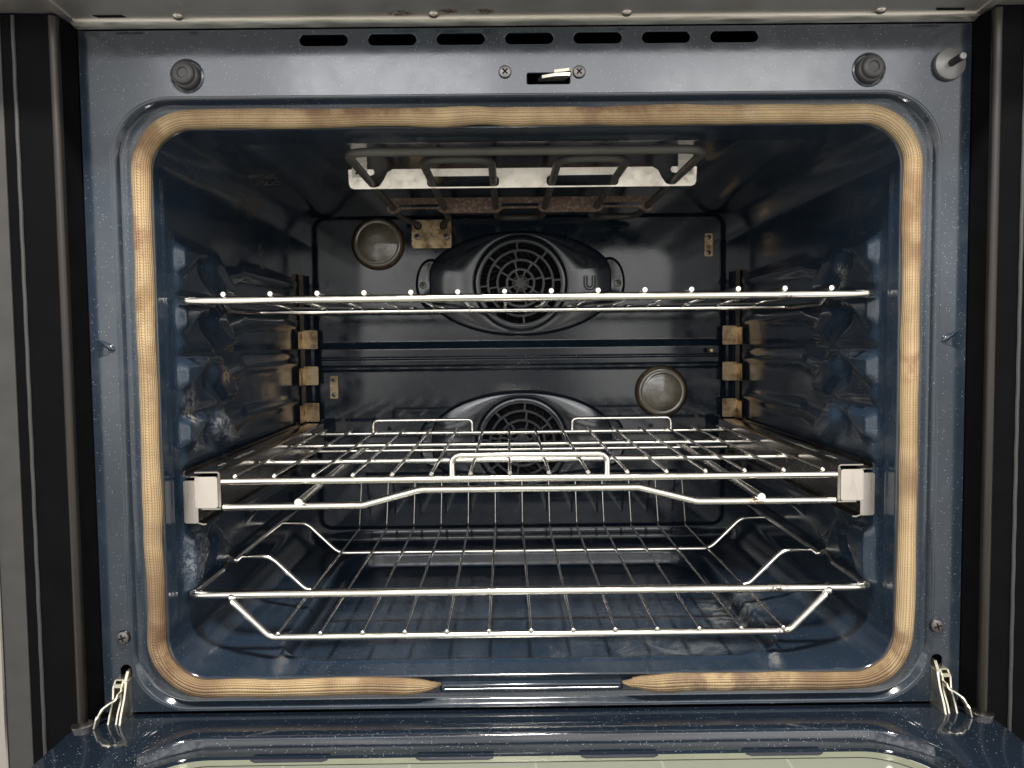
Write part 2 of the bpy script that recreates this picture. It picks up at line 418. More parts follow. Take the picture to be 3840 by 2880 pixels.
def sstep(x): x = np.clip(x, 0, 1); return x*x*(3-2*x)

def sd_poly(P, X, Y):
    """signed distance to polygon (negative inside), numpy"""
    P = np.array(P); d = np.full(X.shape, 1e9); s = np.ones(X.shape)
    n = len(P)
    for i in range(n):
        a = P[i]; b = P[i-1]; e = b-a
        wx, wy = X-a[0], Y-a[1]
        t = np.clip((wx*e[0]+wy*e[1])/(e@e), 0, 1)
        d = np.minimum(d, (wx-e[0]*t)**2+(wy-e[1]*t)**2)
        c1 = Y >= a[1]; c2 = Y < b[1]; c3 = e[0]*wy > e[1]*wx
        flip = (c1 & c2 & c3) | (~c1 & ~c2 & ~c3)
        s = np.where(flip, -s, s)
    return s*np.sqrt(d)

def sd_rbox(X, Y, cx, cy, hx, hy, r):
    qx = np.abs(X-cx)-hx+r; qy = np.abs(Y-cy)-hy+r
    return np.minimum(np.maximum(qx, qy), 0)+np.hypot(np.maximum(qx, 0), np.maximum(qy, 0))-r

# ------------------------------------------------------------------ THE OVEN
oven = empty('wall_oven', 'open wall oven with navy speckled enamel inside and a tan braided gasket round its mouth', 'oven', (0, 0, 0))

# casing behind everything (closes the openings)
cb = MB()
x0, x1, y0, y1, z0, z1 = -.3745, .3745, .0035, .56, -.372, .282
cb.add([(x0, y0, z0), (x1, y0, z0), (x1, y0, z1), (x0, y0, z1), (x0, y1, z0), (x1, y1, z0), (x1, y1, z1), (x0, y1, z1)],
       [(4, 5, 6, 7), (0, 4, 7, 3), (1, 2, 6, 5), (0, 1, 5, 4), (3, 7, 6, 2)])
cb.build('outer_casing', M['void'], oven, smooth=False)

# front frame: flat sheet with stamped openings
GH = .3465
slots = []
for i in range(7):
    cx = -.1675+i*.05662; slots.append(rrect(cx-.0198, cx+.0198, .2436, .2526, .0044, 6))
latch_hole = rrect(.0003, .0356, .2112, .2198, .0012, 3)
hinge_holes = [rrect(s*.3503-.0047, s*.3503+.0047, -.3165, -.2765, .0046, 6) for s in (-1, 1)]
outer = [(-.37, -.3186), (.37, -.3186), (.37, .2575), (-.37, .2575)]
ring0 = rrect(-GH, GH, -.3168, .2030, .050, 16)
fr = plate('front_frame', outer, [ring0]+slots+[latch_hole]+hinge_holes, 0.0, .0022, M['frame'], oven, bevel=.0007)
# stamped gasket channel from the frame in to the mouth
rings = [(GH+.0005, -.3173, .2035, .050, .0004), (.3452, -.3160, .2018, .049, .0002), (.3438, -.3148, .2006, .048, .0012), (.3418, -.3128, .1988, .047, .0046), (.3400, -.3112, .1972, .046, .0060),
         (.3180, -.2945, .1805, .037, .0060), (.3168, -.2932, .1792, .0365, .0048), (.3158, -.2922, .1782, .036, .0036), (.3148, -.2912, .1773, .0355, .0038), (.3140, -.2902, .1765, .035, .0062)]
V = []; Fc = []
n_r = None
for hw, zb, zt, r, y in rings:
    lp = rrect(-hw, hw, zb, zt, r, 16, 12); n_r = len(lp)
    V += [(x, y, z) for x, z in lp]
for i in range(len(rings)-1):
    for k in range(n_r):
        Fc.append((i*n_r+k, i*n_r+(k+1) % n_r, (i+1)*n_r+(k+1) % n_r, (i+1)*n_r+k))
mesh('gasket_channel', V, Fc, M['frame'], oven)
# raised spout plate between the gasket ends
sp = MB()
for (a, b, zz0, zz1, yy) in ((-.079, .077, -.3048, -.2985, .0022),):
    lp0 = rrect(a-.002, b+.002, zz0-.0015, zz1+.001, .002, 4); lp1 = rrect(a, b, zz0, zz1, .0018, 4); lp2 = rrect(a+.001, b-.001, zz0+.001, zz1-.0008, .0012, 4); lp3 = rrect(a+.002, b-.002, zz0+.0022, zz1-.0022, .0009, 4); lp4 = rrect(a+.003, b-.003, zz0+.0028, zz1-.0028, .0003, 4)
    n = len(lp0); V = []
    for lp, y in ((lp0, .0058), (lp1, .0022), (lp2, .0014), (lp3, .0016), (lp4, .0028)): V += [(x, y, z) for x, z in lp]
    Fc = [(i*n+k, i*n+(k+1) % n, (i+1)*n+(k+1) % n, (i+1)*n+k) for i in range(4) for k in range(n)]+[tuple(range(4*n, 5*n))]
    sp.add(V, Fc)
sp.build('gasket_bridge', M['frame'], oven, auto=60)
# pressed stop dimples on the stiles
def dimple(s):
    A = Vector((s*.3640, .0005, .0034)); B = Vector((s*.3492, .0005, -.0056))
    P = [A.lerp(B, t) for t in np.linspace(0, 1, 9)]
    b_ = MB().tube(P, [.0006, .0014, .0019, .0023, .0026, .0028, .0029, .0027, .0014], 14)
    C_ = Vector((s*.3635, -.0002, -.0125)); q = [A+Vector((0, -.0008, -.001)), B+Vector((0, -.0012, -.0012)), C_, A.lerp(B, .5)+Vector((0, -.0022, -.002))]
    return b_.add(q, [(0, 3, 2), (3, 1, 2)])
for s in (-1, 1): dimple(s).build('stop_dimple', M['frame'], oven, auto=50)

# cavity shell
NY = 230
ys = np.concatenate([np.linspace(.0062, .2, 120), np.linspace(.2, .4832, NY-119)[1:], np.arange(.393, .412, .0009)])
ys = np.unique(np.round(ys, 5))
peri = []
HW, ZB, ZT, RC = .3140, -.2902, .1765, .035
def seg(p, q, n): return [(p[0]+(q[0]-p[0])*k/n, p[1]+(q[1]-p[1])*k/n) for k in range(n)]
def arc(cx, cz, a0, n): return [(cx+RC*math.cos(a0+PI/2*k/n), cz+RC*math.sin(a0+PI/2*k/n)) for k in range(n)]
loop = []; tag_ = []
for pts, tg in ((seg((HW, ZB+RC), (HW, ZT-RC), 190), 1), (arc(HW-RC, ZT-RC, 0, 10), 0), (seg((HW-RC, ZT), (-HW+RC, ZT), 90), 2), (arc(-HW+RC, ZT-RC, PI/2, 10), 0),
                (seg((-HW, ZT-RC), (-HW, ZB+RC), 190), 3), (arc(-HW+RC, ZB+RC, PI, 12), 0), (seg((-HW+RC, ZB), (HW-RC, ZB), 320), 4), (arc(HW-RC, ZB+RC, -PI/2, 12), 0)):
    loop += pts; tag_ += [tg]*len(pts)
loop = np.array(loop); tag_ = np.array(tag_); NP = len(loop)
PX = np.repeat(loop[:, 0][None], len(ys), 0); PZ = np.repeat(loop[:, 1][None], len(ys), 0); PY = np.repeat(ys[:, None], NP, 1)
h_side = np.zeros_like(PX)
def pad(poly, H, wd):
    return H*sstep(.5-sd_poly(poly, PY, PZ)/(2*wd))
for k in range(6):
    zt = .0862-.0525*k
    if k < 5:
        a = pad([(.041, zt), (.091, zt), (.083, zt-.006), (.053, zt-.022), (.041, zt-.020)], .0075, .005)
        b = pad([(.128, zt-.001), (.150, zt-.003), (.160, zt-.014), (.186, zt-.030), (.182, zt-.038), (.150, zt-.040), (.120, zt-.022), (.112, zt-.010)], .0080, .006)
        c_ = pad([(.218, zt-.003), (.44, zt-.004), (.456, zt-.008), (.44, zt-.0165), (.224, zt-.0155), (.208, zt-.009)], 0.0042, .006)
        d_ = pad([(.150, zt-.014), (.23, zt-.008), (.23, zt-.014), (.16, zt-.024)], .0045, .006)
    else:
        a = pad([(.041, zt), (.070, zt-.001), (.085, zt-.016), (.060, zt-.046), (.041, zt-.049)], .0070, .006)
        b = pad([(.106, zt-.014), (.122, zt-.010), (.134, zt-.026), (.165, zt-.044), (.11, zt-.046), (.085, zt-.036)], .0075, .006)
        c_ = pad([(.20, zt-.006), (.44, zt-.006), (.455, zt-.010), (.44, zt-.019), (.21, zt-.018)], .0055, .005)
        d_ = pad(circ(.096, zt-.030, .006, 10), .004, .003)
    h_side = np.maximum(h_side, np.maximum(np.maximum(a, b), np.maximum(c_, d_)))
for _ in range(1):
    h_side[1:-1] = (h_side[:-2]+h_side[1:-1]*2+h_side[2:])/4
    h_side[:, 1:-1] = (h_side[:, :-2]+h_side[:, 1:-1]*2+h_side[:, 2:])/4
zz = PZ
colm = .0042*sstep(.5+(PY-.041)/.008)*sstep(.5-(PY-(.112+.02*np.sin((zz-.03)*2*PI/.0525)))/.020)*sstep(.5-(zz-.092)/.01)*sstep(.5+(zz+.235)/.02)
h_side = np.maximum(h_side*1.12, 0)+colm*.9
for k in range(5):
    zt = .0862-.0525*k
    h_side *= 1-.8*sstep(.5-(np.abs(zz-(zt+.0065))-.0045)/.006)*sstep(.5-(PY-.2)/.03)
for _ in range(2):
    h_side[1:-1] = (h_side[:-2]+h_side[1:-1]*2+h_side[2:])/4
    h_side[:, 1:-1] = (h_side[:, :-2]+h_side[:, 1:-1]*2+h_side[:, 2:])/4
h_side = np.minimum(h_side, .0098)
h_side += .0012*np.exp(-((PY-.022)/.004)**2)                       # faint upright bead by the mouth
h_side *= sstep((PZ-(ZB+RC))/.02)*sstep(((ZT-RC+.01)-PZ)/.02)
rec = sd_rbox(PX, PY, 0.0, .2205, .236, .1825, .052)
h_floor = .0175*sstep(.5-(rec+.002)/.0065)
h_floor += -.0012*np.exp(-((rec-.004)/.0028)**2)                      # rolled edge round the recess
h_ceil = .0205*sstep((PY-.054)/.007)*sstep((.278-np.abs(PX))/.07)
h_floor *= sstep((HW-RC-np.abs(PX))/.01+.5)
PX2 = PX+np.where(tag_[None] == 1, -h_side, 0)+np.where(tag_[None] == 3, h_side, 0)
PZ2 = PZ+np.where(tag_[None] == 2, h_ceil, 0)-np.where(tag_[None] == 4, h_floor, 0)
V = np.stack([PX2, PY, PZ2], -1).reshape(-1, 3)
idx = np.arange(len(ys)*NP).reshape(len(ys), NP)
nx_ = np.roll(idx, -1, 1)
Fc = np.stack([idx[:-1], nx_[:-1], nx_[1:], idx[1:]], -1).reshape(-1, 4)
mesh('cavity_liner', V.tolist(), Fc.tolist(), M['cavity'], oven)

# back wall: stamped panel with a double bead across
xs = np.linspace(-.318, .318, 261); zs = np.linspace(-.297, .205, 420)
X, Z = np.meshgrid(xs, zs)
pn = sd_rbox(X, Z, 0, -.049, .2925, .2235, .016)
yb = .4832-.0045*sstep(.5-pn/.006)
inw = sstep((.2915-np.abs(X))/.006)
def prof(z):
    kz = [-.0445, -.0425, -.0375, -.0360, -.0285, -.0270, -.0258, -.0245, -.0125, -.0108, -.0045, -.0022]
    kh = [0, .0030, .0038, .0062, .0066, .0050, .0035, .0058, .0060, .0048, .0010, 0]
    return np.interp(z, kz, kh)
yb -= prof(Z)*inw
cv = np.exp(-((Z+.2905)/.009)**2)
yb -= .006*np.clip(cv, 0, 1)
V = np.stack([X, yb, Z], -1).reshape(-1, 3); idx = np.arange(V.shape[0]).reshape(X.shape)
Fc = np.stack([idx[:-1, :-1], idx[:-1, 1:], idx[1:, 1:], idx[1:, :-1]], -1).reshape(-1, 4)
mesh('back_wall', V.tolist(), Fc.tolist(), M['back'], oven)

# braided gasket
def gasket():
    gx, gb, gt, rc = .3225, -.2985, .1850, .0435
    # path runs from the right tip, counter-clockwise, to the left tip
    P = [(.0775, gb-.0005), (.086, gb-.001)]
    def ln(a, b, n): return [(a[0]+(b[0]-a[0])*k/n, a[1]+(b[1]-a[1])*k/n) for k in range(n)]
    def ac(cx, cz, a0, n): return [(cx+rc*math.cos(a0+PI/2*k/n), cz+rc*math.sin(a0+PI/2*k/n)) for k in range(n)]
    P += ln((.0880, gb), (gx-rc, gb), 60)+ac(gx-rc, gb+rc, -PI/2, 18)+ln((gx, gb+rc), (gx, gt-rc), 90)+ac(gx-rc, gt-rc, 0, 18)
    P += ln((gx-rc, gt), (-gx+rc, gt), 120)+ac(-gx+rc, gt-rc, PI/2, 18)+ln((-gx, gt-rc), (-gx, gb+rc), 90)+ac(-gx+rc, gb+rc, PI, 18)
    P += ln((-gx+rc, gb), (-.0880, gb), 60)+[(-.0880, gb), (-.0845, gb+.0005), (-.0795, gb+.0012)]
    P = np.array(P); N = len(P)
    d = np.r_[0, np.cumsum(np.hypot(*np.diff(P, axis=0).T))]
    T = np.gradient(P, axis=0); T /= np.hypot(T[:, 0], T[:, 1])[:, None]; Nn = np.stack([-T[:, 1], T[:, 0]], 1)
    rng = np.random.default_rng(3)
    wob = np.interp(d, np.linspace(0, d[-1], 70), rng.normal(0, 1, 70))
    wob2 = np.interp(d, np.linspace(0, d[-1], 90), rng.normal(0, 1, 90))
    e0 = np.minimum(d, 9); e1 = d[-1]-d
    tap = np.clip(.16+.84*np.sin(np.clip(np.minimum(e0, e1)/.036, 0, 1)*PI/2), 0, 1)
    hw = (.0077+.00035*wob2)*tap; th = .0062*np.clip(tap*1.3, 0, 1)
    ns = 26; V = []; UV = []
    for i in range(N):
        c = P[i]+Nn[i]*wob[i]*.0004
        for k in range(ns):
            a = 2*PI*k/ns
            ca, sa = math.cos(a), math.sin(a)
            q = c+Nn[i]*hw[i]*math.copysign(abs(ca)**.8, ca)
            V.append((q[0], .0012-th[i]*math.copysign(abs(sa)**.85, sa), q[1])); UV.append((d[i], k/ns))
    Fc = []
    for i in range(N-1):
        for k in range(ns): Fc.append((i*ns+k, i*ns+(k+1) % ns, (i+1)*ns+(k+1) % ns, (i+1)*ns+k))
    Fc += [tuple(range(ns))[::-1], tuple(range((N-1)*ns, N*ns))]
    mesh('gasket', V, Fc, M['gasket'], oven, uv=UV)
gasket()

# ---- small hardware on the frame
def screw(x, y, z, r, parent, h=.0024, ang=.3, mat=None, name='screw'):
    b = MB(); b.lathe([(r, 0), (r, h*.35), (r*.86, h*.8), (r*.5, h), (r*.1, h*1.04)], (x, y, z), '-y', 20)
    for k in range(2):
        a = ang+k*PI/2; L, wd = r*.52, r*.12; ca, sa = math.cos(a), math.sin(a)
        yy = y-h*1.06
        V = [(x+ca*u-sa*v, yy, z+sa*u+ca*v) for u, v in ((-L, -wd), (L, -wd), (L, wd), (-L, wd))]
        V += [(p[0], yy+.0006, p[2]) for p in V]
        if k: V = [(p[0], p[1]-.00005, p[2]) for p in V]
        b.add(V, [(0, 1, 2, 3), (0, 4, 5, 1), (1, 5, 6, 2), (2, 6, 7, 3), (3, 7, 4, 0)], 1)
    return b.build(name, None, parent, mats=[mat or M['screw'], M['void']], auto=40)
screw(-.0180, 0, .2210, .0054, oven, ang=.8); screw(.0434, 0, .2204, .0054, oven, ang=.8)
screw(-.3511, 0, -.2520, .0061, oven, h=.0036); screw(.3489, 0, -.2509, .0061, oven, h=.0036)
for bx in (-.2810, .2843):
    b = MB(); b.lathe([(.0142, -.0004), (.0140, .0008), (.0126, .0013), (.0120, .0002)], (bx, 0, .2200), '-y', 40, 0)
    b.lathe([(.0116, 0), (.0112, .0045), (.0100, .0060), (.0092, .0062), (.0086, .0092), (.0078, .0100), (.0047, .0101), (.0040, .0088), (.0002, .0086)], (bx, 0, .2200), '-y', 40, 1)
    b.build('door_bumper', None, oven, mats=[M['frame'], M['rubber']], auto=50)
b = MB(); b.lathe([(.0128, -.0002), (.0126, .0042), (.0120, .0047), (.0006, .0047)], (.3503, 0, .2232), '-y', 40, 0)
b.lathe([(.0131, -.0002), (.0131, .0016), (.0127, .0016)], (.3503, 0, .2232), '-y', 40, 1)
sw = b.build('door_switch', None, oven, mats=[M['disc'], M['rubber']], auto=40)
MB().lathe([(.0030, 0), (.0030, .0155), (.0027, .0160), (.0002, .0161)], (.3508, -.0046, .2236), '-y', 18, 0).build('plunger', M['black'], sw)
MB().lathe([(.0029, .0161), (.0026, .0172), (.0002, .0175)], (.3508, -.0046, .2236), '-y', 18, 0).build('plunger_tip', M['disc'], sw)
lt = MB()
lt.prism([(.0095, .006), (.0125, -.003), (.0240, -.0085), (.0352, -.0095), (.0368, -.0075), (.0335, -.002), (.0320, .006)], .2148, .2172, 'xy')
lt.prism([(.0225, -.0060), (.0345, -.0105), (.0366, -.0085), (.0335, -.0015), (.0240, -.001)], .2182, .2206, 'xy')
lt.box(.030, .0335, -.004, .006, .2172, .2183)
lt.build('door_latch', M['zinc'], oven, smooth=False)

# ---- hinges
def hinge(s):
    b = MB()
    prof_ = [(.008, -.2874), (-.006, -.2874), (-.0105, -.2920), (-.0120, -.3030), (-.0185, -.3120), (-.0225, -.3205), (.008, -.3205)]
    for xx in (.3566, .3500): b.prism(prof_, s*xx-.0007, s*xx+.0007, 'yz')
    b.box(min(s*.3566, s*.3500), max(s*.3566, s*.3500), -.0055, .008, -.2881, -.2868)
    b.box(min(s*.3566, s*.3500), max(s*.3566, s*.3500), -.0098, -.0086, -.2925, -.2895)
    b.prism([(.010, -.2800), (-.002, -.2812), (-.008, -.2890), (-.008, -.2960), (.010, -.2960)], s*.3478-.0012, s*.3478+.0012, 'yz')
    b.prism([(.006, -.288), (-.0090, -.288), (-.0135, -.300), (-.020, -.311), (-.024, -.3205), (.006, -.3205)], s*.3462-.0008, s*.3462+.0008, 'yz')
    h = b.build('hinge', M['zinc'], oven, smooth=False)
    path = fillet([(s*.3495, 0, -.2945), (s*.3508, 0, -.2992), (s*.3540, 0, -.3000), (s*.3590, 0, -.3035), (s*.3625, 0, -.3100), (s*.3645, 0, -.3185)], .006, 4)
    V = []; n = len(path)
    for i, p in enumerate(path):
        t = (path[min(i+1, n-1)]-path[max(i-1, 0)]).normalized(); nn = Vector((-t.z, 0, t.x))
        a, c = p+nn*.0006, p-nn*.0006
        yo = -.010-.012*i/(n-1)
        V += [(a.x, yo-.008, a.z), (a.x, yo, a.z), (c.x, yo, c.z), (c.x, yo-.008, c.z)]
    Fc = [(i*4+k, i*4+(k+1) % 4, i*4+4+(k+1) % 4, i*4+4+k) for i in range(n-1) for k in range(4)]+[(0, 1, 2, 3), ((n-1)*4+3, (n-1)*4+2, (n-1)*4+1, (n-1)*4)]
    mesh('hinge_arm', V, Fc, M['zinc'], h, smooth=True, auto=40)
for s in (-1, 1): hinge(s)

# ---- door, folded down in front
def yrect(hw, ya, yb_, r): return rrect(-hw, hw, ya, yb_, r, 14, 10)
door = [(.384, -.520, -.0008, .036, -.352), (.384, -.520, -.0008, .036, -.3225), (.3826, -.519, -.0016, .035, -.3196), (.381, -.517, -.003, .034, -.3188),
        (.3175, -.440, -.0455, .052, -.3188), (.3165, -.4390, -.0464, .0517, -.3192), (.3157, -.4382, -.0471, .0515, -.3202), (.3145, -.4370, -.0482, .051, -.3338), (.3110, -.4335, -.0515, .050, -.3348)]
V = []; Fc = []
for hw, ya, yb_, r, z in door:
    lp = yrect(hw, ya, yb_, r); n_r = len(lp); V += [(x, y, z) for x, y in lp]
for i in range(len(door)-1):
    for k in range(n_r): Fc.append((i*n_r+k, i*n_r+(k+1) % n_r, (i+1)*n_r+(k+1) % n_r, (i+1)*n_r+k))
dr = mesh('door', V, Fc, M['liner'], oven, auto=50)
def ringplate(name, a, b, za, zb_, mat, parent):
    la, lb = yrect(*a), yrect(*b); n = len(la)
    V = [(x, y, za) for x, y in la]+[(x, y, zb_) for x, y in lb]
    return mesh(name, V, [(k, (k+1) % n, n+(k+1) % n, n+k) for k in range(n)], mat, parent)
ringplate('glass_seal', (.3100, -.4330, -.0515, .0495), (.3020, -.425, -.0590, .046), -.3347, -.3352, M['glass_edge'], dr)
lp = yrect(.306, -.43, -.055, .047)
mesh('door_glass', [(x, y, -.3362) for x, y in lp], [tuple(range(len(lp)))], M['glass'], dr, smooth=False)
for cx in (-.197, -.0645, .0676, .200):
    MB().prism([(cx-.031, -.0535), (cx+.031, -.0535), (cx+.027, -.0560), (cx-.027, -.0560)], -.3350, -.3335, 'xy').build('glass_clip', M['clip'], dr, smooth=False)
for s in (-1, 1):
    pass

# ---- steel trim over the door opening
tt = MB()
tt.box(-.490, .490, -.076, -.0102, .2622, .300)
tr = tt.build('top_trim', M['trim'], oven, smooth=False)
lip = MB().prism([(-.0100, .2626), (-.0112, .2612), (-.0098, .2598), (-.0020, .2578), (-.0002, .2584), (-.0002, .2640), (-.0100, .2640)], -.370, .370, 'yz')
lip.build('trim_lip', M['trim_lip'], tr, auto=60)
for x in (-.2806, -.0751, .0807, .2861):
    MB().lathe([(.0046, 0), (.0044, .0010), (.0030, .0024), (.0014, .0028), (.0002, .0028)], (x, -.0158, .2622), '-z', 18).build('trim_screw', M['rail_front'], tr)
for x0_, x1_ in ((-.3475, -.3225), (.3290, .3545)):
    MB().prism([(x0_, -.0195), (x1_-.002, -.0195), (x1_, -.0150), (x0_+.003, -.0150)], .2618, .2640, 'xy').build('trim_slot', M['void'], tr, smooth=False)
# corner gussets between top and side trim
for s in (-1, 1):
    MB().prism([(s*.372, -.0002), (s*.3665, -.0030), (s*.3640, -.050), (s*.3640, -.074), (s*.372, -.074)], .2606, .2632, 'xy').build('trim_corner', M['trim'], tr, smooth=False)

# ---- side channels
for s in (-1, 1):
    xb_ = .4075 if s < 0 else .3985
    ch = MB().prism([(s*.3707, -.0004), (s*.3765, -.0185), (s*.3765, -.0242), (s*.4172, -.0258), (s*.4172, -.0285), (s*.3745, -.0285), (s*.3742, -.0190), (s*.3722, -.0004)][:1]+[(s*.3765, -.0185), (s*.3765, -.0240), (s*.4172, -.0256), (s*.4172, -.0060), (s*.3780, -.0004)], -.362, .2620, 'xy').build('side_channel', M['channel'], oven, smooth=False)
    pr = [(s*(.3775-.0040*math.cos(a)), -.0215-.0046*math.sin(a)) for a in np.linspace(-.6, PI+.2, 12)]
    MB().prism(pr, -.3165, .2600, 'xy').build('channel_bar', M['bar'], ch, auto=40)
    MB().lathe([(.0088, 0), (.0088, .0018), (.0070, .0028), (.0030, .0030)], (s*.3765, -.0235, -.3190), 'z', 20).build('bar_foot', M['screw'], ch)
    rp = [(s*xb_+.00015*math.sin(k*1.7), -.0256, -.355+.615*k/60) for k in range(61)]
    MB().tube(rp, .0015, 8).build('edge_bead', M['bead'], ch)
    b = MB().prism([(s*.4174, -.0180), (s*.4174, -.0265), (s*.4340, -.0310), (s*.4340, -.0180)], -.372, .2618, 'xy')
    b.build('side_edge', M['grey'], ch, smooth=False)
    b = MB().prism([(s*.4342, -.0180), (s*.4342, -.0325), (s*.4352, -.0335), (s*.480, -.0335), (s*.480, -.0180)], -.372, .2618, 'xy')
    b.build('side_face', M['face'], ch, smooth=False)

# ---- lamp lenses on the back wall
for x, z in ((-.2010, .1378), (.2026, -.0778)):
    rg = MB().lathe([(.0378, 0), (.0378, .003), (.0366, .0045), (.0352, .0030)], (x, .4785, z), '-y', 48).build('lamp_ring', M['bracket'], oven)
    dome = [(.0352, .002), (.0350, .006), (.0338, .0085), (.0300, .0098), (.0292, .0088), (.0270, .0100), (.0235, .0112), (.018, .0122), (.012, .0128), (.006, .0131), (.0005, .0132)]
    V, Fc = lathe_data(dome, (0, 0, 0), '-y', 48)
    ln_ = mesh('lamp_lens', V, Fc, M['lens'], rg); ln_.location = (x, .4785, z)

# ---- convection fan covers
def eye_radius(R_, ex, ez):
    P = circ(0, 0, R_, 120)+[(x, t*.0734*math.sqrt(1-(x/.137)**2)) for x in np.linspace(-.1275, .1275, 61) for t in (-1, 1)]+[(s*(ex-.010*(1-math.cos(a))), t*(ez-.010+.010*math.sin(a))) for s in (-1, 1) for t in (-1, 1) for a in np.linspace(0, PI/2, 6)]
    P = sorted(set((round(a, 6), round(b, 6)) for a, b in P))
    def half(pts):
        h = []
        for p in pts:
            while len(h) >= 2 and (h[-1][0]-h[-2][0])*(p[1]-h[-2][1])-(h[-1][1]-h[-2][1])*(p[0]-h[-2][0]) <= 0: h.pop()
            h.append(p)
        return h[:-1]
    H_ = half(P)+half(P[::-1])
    th = np.linspace(0, 2*PI, 145)[:-1]; out = []
    for t in th:
        d = np.array([math.cos(t), math.sin(t)]); best = 1
        for i in range(len(H_)):
            a = np.array(H_[i]); b = np.array(H_[(i+1) % len(H_)]); e = b-a
            den = d[0]*e[1]-d[1]*e[0]
            if abs(den) < 1e-12: continue
            tt_ = (a[0]*e[1]-a[1]*e[0])/den; uu = (a[0]*d[1]-a[1]*d[0])/den
            if tt_ > 0 and -1e-6 <= uu <= 1+1e-6: best = min(best, tt_)
        out.append(best)
    return th, np.array(out)
TH, RHO = eye_radius(.0732, .1300, .0240)
def fan_cover(zc, upper):
    x_c = .0012
    yb0 = .4786
    loops = [(RHO+.0022, 0), (RHO+.0006, .0008), (RHO-.0006, .0052), (RHO-.0014, .0068), (RHO-.0028, .0076)]
    # ease the plateau into the round centre
    loops += [(np.maximum(np.minimum(RHO-.0040, .0712), .0690), .0078)]
    for r, h in ((.0692, .0076), (.0686, .0058), (.0678, .0058), (.0668, .0100), (.0648, .0120), (.0610, .0124), (.0592, .0122)):
        loops.append((np.full_like(RHO, r), h))
    V = []; n = len(TH)
    for rr_, h in loops: V += [(r*math.cos(t), -h, r*math.sin(t)) for r, t in zip(rr_, TH)]
    Fc = [(i*n+k, i*n+(k+1) % n, (i+1)*n+(k+1) % n, (i+1)*n+k) for i in range(len(loops)-1) for k in range(n)]
    fc = mesh('fan_cover', V, Fc, M['fan'], oven, auto=65)
    fc.location = (x_c, yb0, zc)
    holes = []
    for j, (ra, rb, ns, off) in enumerate(((.0485, .0568, 8, .08), (.0350, .0440, 8, .16), (.0215, .0305, 8, .26), (.0080, .0170, 8, .40))):
        for k in range(ns):
            gap = .0034
            a0 = off+2*PI*k/ns+gap/ra/2*1.0; a1 = off+2*PI*(k+1)/ns-gap/ra/2
            b0 = off+2*PI*k/ns+gap/rb/2; b1 = off+2*PI*(k+1)/ns-gap/rb/2
            sgn = 1 if upper else -1
            lp = [(rb*math.cos(b0+(b1-b0)*i/8), sgn*rb*math.sin(b0+(b1-b0)*i/8)) for i in range(9)]
            lp += [(ra*math.cos(a1+(a0-a1)*i/6), sgn*ra*math.sin(a1+(a0-a1)*i/6)) for i in range(7)]
            holes.append(lp)
    plate('fan_grille', circ(0, 0, .0600, 80), holes, -.0124, .0026, M['grille'], fc, bevel=.0007, smooth=True).data.set_sharp_from_angle(angle=math.radians(50))
    wb = MB(); wb.lathe([(.058, -.0005), (.058, .0006), (.001, .0006)], (0, 0, 0), '-y', 40, 1)
    for k in range(26):
        a = 2*PI*k/26; ca, sa = math.cos(a), math.sin(a); ct, st = math.cos(a+.5), math.sin(a+.5)
        p = [(.030*ca, .030*sa), (.054*ct, .054*st)]
        V = [(p[0][0], -.0008, p[0][1]), (p[1][0], -.0008, p[1][1]), (p[1][0]+.002*ca, -.0085, p[1][1]+.002*sa), (p[0][0]+.002*ca, -.0085, p[0][1]+.002*sa)]
        wb.add(V, [(0, 1, 2, 3)], 0)
    wb.lathe([(.012, 0), (.012, .007), (.004, .0085), (.001, .0085)], (0, 0, 0), '-y', 20, 0)
    wb.build('fan_wheel', None, fc, mats=[M['fanwheel'], M['void']], smooth=False)
    for s in (-1, 1):
        aa = np.linspace(0, 2*PI, 41)[:-1]; V = []
        for rx, rz, h in ((.0225, .0370, 0), (.0212, .0355, .0010), (.0202, .0342, .0030), (.0190, .0328, .0036), (.0176, .0312, .0028)):
            V += [(s*.1275+rx*math.cos(a_), -h, rz*math.sin(a_)) for a_ in aa]
        n4 = len(aa)
        Fc = [(i*n4+k, i*n4+(k+1) % n4, (i+1)*n4+(k+1) % n4, (i+1)*n4+k) for i in range(4) for k in range(n4)]+[tuple(range(4*n4, 5*n4))]
        tab = mesh('mounting_tab', V, Fc, M['fan'], fc, auto=50)
        screw(s*.1390, -.0028, -.001, .0050, fc, h=.0024)
    if upper:   # the letter pressed beside the grille
        cx, cz = .0985, .0006
        def ushape(o): return [(cx-.0058-o, cz+.0078+o*.6), (cx-.0058-o, cz-.0030)]+[(cx+(.0058+o)*math.cos(a), cz-.0030+(.0058+o)*math.sin(a)) for a in np.linspace(PI, 2*PI, 12)[1:-1]]+[(cx+.0058+o, cz-.0030), (cx+.0058+o, cz+.0078+o*.6)]
        lp = ushape(.0019)+[(x, z) for x, z in ushape(-.0019)[::-1]]
        lp[len(lp)//2] = (lp[len(lp)//2][0], cz+.0089); lp[-1] = (lp[-1][0], cz+.0089)
        b = MB(); b.tube([(x, -.0079, z) for x, z in lp], .0012, 6, closed=True, mi=0)
        b.build('letter_u', M['black'], fc)
    return fc
fan_cover(.0790, True); fan_cover(-.1490, False)

